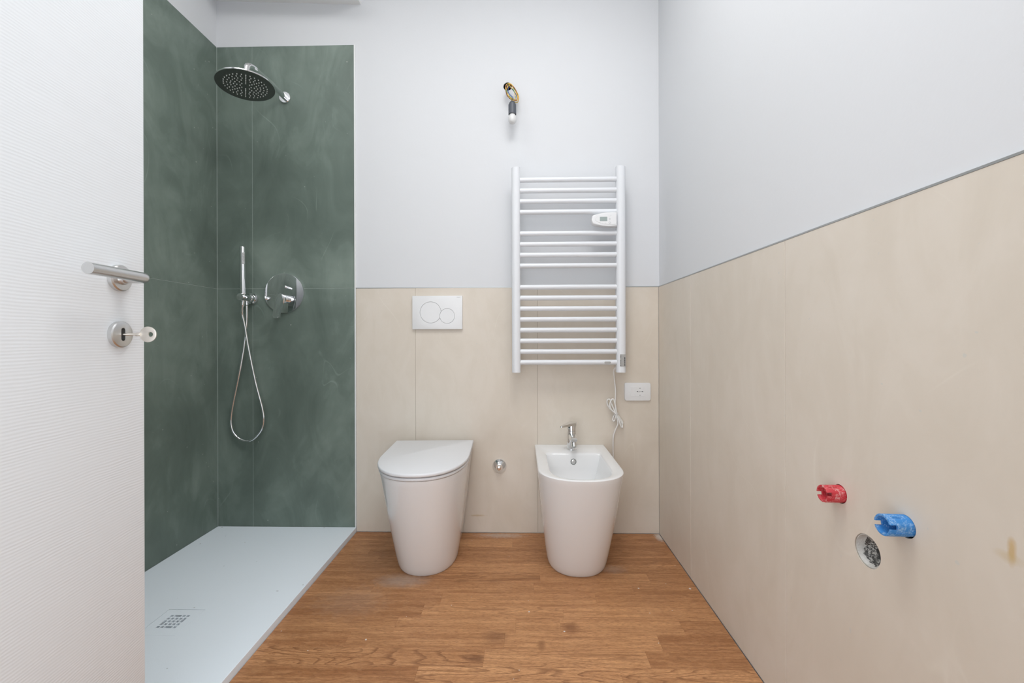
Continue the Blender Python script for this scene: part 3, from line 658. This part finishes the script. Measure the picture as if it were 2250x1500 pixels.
# bidet tap
tp = thing('bidet_tap', 'small chrome single-lever tap on the bidet', 'tap')
TX, TY, TZ0 = 0.2345, 1.985, 0.4305
def ell(cx, cy, z, a, b, n=36): return [Vector((cx + a * math.cos(2 * PI * i / n), cy + b * math.sin(2 * PI * i / n), z)) for i in range(n)]
finish('body', rings(bmesh.new(), [ell(TX, TY, TZ0, 0.0240, 0.0240), ell(TX, TY, TZ0 + 0.004, 0.0240, 0.0240), ell(TX, TY, TZ0 + 0.005, 0.0228, 0.0228), ell(TX, TY, TZ0 + 0.04, 0.0222, 0.0222), ell(TX, TY, TZ0 + 0.085, 0.0218, 0.0218), ell(TX, TY, TZ0 + 0.0865, 0.0200, 0.0200)]), M_chrome, tp, 40)
finish('cartridge_cap', lathe((TX, TY, TZ0 + 0.0865), (0, 0, 1), [(0, 0.0192), (0.001, 0.0205), (0.024, 0.0212), (0.0275, 0.020)], 36), M_chrome, tp, 40)
sp = bmesh.new()
def rr_ring(cy, zc, hw, hh, n=28):
    return [Vector((TX + hw * math.copysign(abs(math.cos(2 * PI * i / n)) ** 0.55, math.cos(2 * PI * i / n)), cy, zc + hh * math.copysign(abs(math.sin(2 * PI * i / n)) ** 0.55, math.sin(2 * PI * i / n)))) for i in range(n)]
finish('spout', rings(sp, [rr_ring(1.975, TZ0 + 0.060, 0.017, 0.019), rr_ring(1.955, TZ0 + 0.062, 0.0165, 0.016), rr_ring(1.915, TZ0 + 0.065, 0.0155, 0.0115), rr_ring(1.893, TZ0 + 0.066, 0.015, 0.0095), rr_ring(1.889, TZ0 + 0.066, 0.0135, 0.008)]), M_chrome, tp, 40)
finish('swivel_ball', lathe((TX, 1.905, TZ0 + 0.060), (0, -0.35, -1), [(0.0 + 0.0115 * (1 - math.cos(PI * i / 12)), 0.0115 * math.sin(PI * i / 12)) for i in range(13)], 28), M_chrome, tp, 60)
ae = finish('aerator', lathe((TX, 1.899, TZ0 + 0.045), (0, -0.45, -1), [(0, 0.0108), (0.012, 0.0108), (0.0125, 0.0098)], 28), M_chrome, tp, 40)
finish('aerator_mesh', lathe(Vector((TX, 1.899, TZ0 + 0.045)) + Vector((0, -0.45, -1)).normalized() * 0.0125, (0, -0.45, -1), [(0, 0.0094), (0.0006, 0.0090)], 28), M_chromed, tp)
lz = TZ0 + 0.114
lev = [(TX + 0.022, 2.002), (TX + 0.024, 1.985), (TX + 0.019, 1.966), (TX + 0.004, 1.955), (TX - 0.020, 1.938), (TX - 0.046, 1.915), (TX - 0.055, 1.912), (TX - 0.058, 1.920), (TX - 0.040, 1.950), (TX - 0.020, 1.985), (TX - 0.010, 2.003), (TX + 0.008, 2.008)]
lp = catmull([(x, y, 0) for x, y in lev] + [(lev[0][0], lev[0][1], 0)], 4)[:-1]
bm = prism([(p.x, p.y, lz) for p in lp], (0, 0, 0.0125), 0.0025, 2)
for v in bm.verts:                       # the lever thins towards its tip
    d = max(0.0, (TX - v.co.x) / 0.058)
    if v.co.z < lz + 0.005: v.co.z += 0.0055 * d
    v.co.z += -0.004 * d
finish('lever', bm, M_chrome, tp, 40)
rebase(tp, (TX, TY, TZ0))

# ------------------------------------------------------------------ shut-off valve between toilet and bidet
vv = thing('shutoff_valve', 'round chrome valve cover on the wall between toilet and bidet', 'valve')
VX, VZ = -0.1075, 0.3255
finish('rosette', lathe((VX, YB, VZ), (0, -1, 0), [(0, 0.0345), (0.002, 0.0345), (0.004, 0.0335), (0.016, 0.0185), (0.020, 0.0150)], 56), M_chrome, vv, 35)
finish('knob', lathe((VX, YB - 0.019, VZ), (0, -1, 0), [(0, 0.0125), (0.014, 0.0120), (0.018, 0.0100), (0.0195, 0.006)], 36), M_chrome, vv, 40)
rebase(vv, (VX, YB, VZ))

# ------------------------------------------------------------------ bare bulb hanging on its wires from a hole in the wall
LX, LZ = -0.0628, 2.1795
cut(wall_back, [cyl((LX, YB - 0.05, LZ), (LX, YB + 0.07, LZ), 0.0205, 28)])
finish('cable_conduit', lathe((LX, YB + FT + 0.062, LZ), (0, -1, 0), [(0, 0.0203), (0.0585, 0.0203), (0.0590, 0.0185), (0.004, 0.0180), (0.0035, 0.001)], 28, cap1=True), M_dark, wall_back, 40)
lamp = thing('bare_bulb_lamp', 'dark lampholder with frosted bulb dangling on coloured wires', 'lamp')
QX, QY = -0.0385, 2.008
finish('lampholder', lathe((QX, QY, 2.0715), (0, 0, -1), [(0, 0.004), (0.002, 0.0085), (0.006, 0.0125), (0.011, 0.0152), (0.0115, 0.0145), (0.0135, 0.0145), (0.014, 0.0158), (0.018, 0.0165), (0.0185, 0.0186), (0.0635, 0.0186), (0.0640, 0.0165), (0.045, 0.0160)], 40), M_grey, lamp, 40)
finish('bulb', lathe((QX, QY, 2.020), (0, 0, -1), [(0, 0.0125), (0.012, 0.0130), (0.018, 0.0155), (0.025, 0.0178), (0.032, 0.0188), (0.038, 0.0190), (0.044, 0.0182), (0.049, 0.0162), (0.053, 0.0130), (0.0555, 0.0088), (0.0565, 0.003)], 40), M_bulb, lamp, 60)
def wire(pts, ys, m, name='wire'):
    n = len(pts); P3 = [(LX + 0.003, YB + 0.03, LZ - 0.004), (LX + 0.002, YB - 0.005, LZ - 0.004)]
    for i, (x, z) in enumerate(pts): P3.append((x, ys[i % len(ys)], z))
    P3.append((QX, QY, 2.060)); finish(name, tube(catmull(P3, 7), 0.0019, 8), m, lamp, 179)
Wz = 0.010
w1 = [(-0.064, 2.154), (-0.071, 2.143), (-0.066, 2.121), (-0.053, 2.101), (-0.034, 2.088), (-0.019, 2.086), (-0.012, 2.099), (-0.018, 2.127), (-0.034, 2.151), (-0.051, 2.166), (-0.064, 2.163), (-0.071, 2.143), (-0.064, 2.115), (-0.049, 2.098), (-0.037, 2.092), (-0.0375, 2.080)]
w2 = [(-0.056, 2.157), (-0.060, 2.165), (-0.067, 2.152), (-0.060, 2.122), (-0.043, 2.105), (-0.027, 2.097), (-0.016, 2.099), (-0.021, 2.119), (-0.034, 2.141), (-0.053, 2.159), (-0.060, 2.139), (-0.051, 2.122), (-0.038, 2.110), (-0.034, 2.091), (-0.0385, 2.079)]
w3 = [(-0.053, 2.158), (-0.045, 2.149), (-0.032, 2.131), (-0.025, 2.107), (-0.021, 2.085), (-0.014, 2.086), (-0.014, 2.103), (-0.027, 2.140), (-0.042, 2.158), (-0.058, 2.167), (-0.069, 2.160), (-0.069, 2.136), (-0.058, 2.112), (-0.044, 2.101), (-0.030, 2.086), (-0.0375, 2.080)]
wire(w1, [2.036, 2.030, 2.026], M_brown, 'brown_wire'); wire(w2, [2.044, 2.040, 2.042], M_blue, 'blue_wire'); wire(w3, [2.028, 2.032, 2.022], M_yg, 'yellow_green_wire')
wire([(x + 0.004, z - 0.004) for x, z in w1[:-2]] + w1[-1:], [2.026, 2.034, 2.040], M_yg, 'yellow_green_wire')
rebase(lamp, (QX, QY, 2.0))

# ------------------------------------------------------------------ pipe plugs and drain opening for the future basin, right wall
RY, RZ = 0.903, 0.6235; BY, BZ2 = 0.7515, 0.6230; OYY, OZZ, OR = 0.8335, 0.5390, 0.0310
hc_ = lambda: [cyl((XR - 0.05, RY, RZ), (XR + 0.09, RY, RZ), 0.0192, 40), cyl((XR - 0.05, BY, BZ2), (XR + 0.09, BY, BZ2), 0.0196, 40), cyl((XR - 0.05, OYY, OZZ), (XR + 0.09, OYY, OZZ), OR, 56)]
cut(rt_tiles[2], hc_()); cut(gr, hc_()); cut(wall_right, hc_())
for (y, z, r) in ((RY, RZ, 0.0191), (BY, BZ2, 0.0195)):
    finish('pipe_hole', lathe((XR + 0.088, y, z), (-1, 0, 0), [(0, r), (0.083, r), (0.0835, r - 0.0006), (0.003, r - 0.0008)], 36), M_dark, wall_right, 40)
def plug(name, y, z, L, R, r, m, label, axis, notches):
    t = thing(name, label, 'pipe plug', 'pipe plugs in the right wall'); base = Vector((XR + 0.05, y, z)); ax = Vector(axis).normalized()
    tot = L + 0.05
    sl_ = finish('sleeve', lathe(base, ax, [(0, R), (tot - 0.0008, R), (tot, R - 0.0006), (tot, r + 0.0004), (tot - 0.0008, r), (tot - 0.034, r), (tot - 0.036, r * 0.8), (tot - 0.037, 0.001)], 56), m, t, 40)
    x, yv, _ = frame_from(ax); cs = []
    for a, w, dp in notches:
        d = x * math.cos(a) + yv * math.sin(a); s = ax.cross(d); tip = base + ax * tot; bmn = bmesh.new()
        pts = [d * (r * 0.6) - s * w, d * (R * 1.4) - s * w, d * (R * 1.4) + s * w, d * (r * 0.6) + s * w]
        cs.append(prism([tip + ax * 0.01 + p for p in pts], -ax * (dp + 0.01)))
    cut(sl_, cs)
    for k in range(4):                   # moulded grip ribs on the outside
        a = PI / 4 + k * PI / 2 + 0.35; d = x * math.cos(a) + yv * math.sin(a); s = ax.cross(d)
        c = base + ax * (tot - 0.016) + d * (R - 0.0006); pts = [c - s * 0.0014 - ax * 0.008, c + s * 0.0014 - ax * 0.008, c + s * 0.0014 + ax * 0.008, c - s * 0.0014 + ax * 0.008]
        finish('grip_rib', prism(pts, d * 0.0016), m, t)
    for p in sl_.data.polygons: p.use_smooth = True
    sl_.data.set_sharp_from_angle(angle=math.radians(40))
    rebase(t, (XR, y, z))
q = PI / 2
plug('pipe_plug', RY, RZ, 0.036, 0.0176, 0.0138, M_red, 'red plastic pipe plug with notched end sticking out of the beige wall', (-1, 0.02, 0.0), [(0.25 + i * q, 0.0034, 0.010) for i in range(4)])
plug('pipe_plug', BY, BZ2, 0.0385, 0.0182, 0.0142, M_bluep, 'blue plastic pipe plug with notched end above the round drain opening', (-1, 0.02, 0.02), [(0.15 + i * PI, 0.0038, 0.012) for i in range(2)])
dp = thing('drain_pipe', 'open round drain hole in the beige wall, cement-smeared inside, below the blue plug', 'drain')
finish('socket_wall', lathe((XR + 0.088, OYY, OZZ), (-1, 0, 0), [(0, OR - 0.0003), (0.0855, OR - 0.0003), (0.0860, OR - 0.0022), (0.0600, OR - 0.0050), (0.0500, OR - 0.0090), (0.0500, OR - 0.0095)], 56, cap1=False), M_pvc, dp, 60)
random.seed(5)
bm = bmesh.new(); grid = []
for j in range(9):                       # ragged mortar floor and lip inside the opening
    rr = (OR - 0.0035) * (1 - j / 8.6); ring = []
    for i in range(40):
        a = 2 * PI * i / 40; n = random.uniform(-0.003, 0.003)
        dep = 0.010 + 0.026 * (1 - rr / OR) ** 0.7 - (0.004 if math.sin(a) < -0.2 else 0.0) * (rr / OR) + n
        ring.append(Vector((XR + dep, OYY + rr * math.cos(a), OZZ + rr * math.sin(a))))
    grid.append(ring)
rings(bm, grid, cap0=False)
finish('mortar_fill', bm, M_cement, dp, 60)
rebase(dp, (XR, OYY, OZZ))
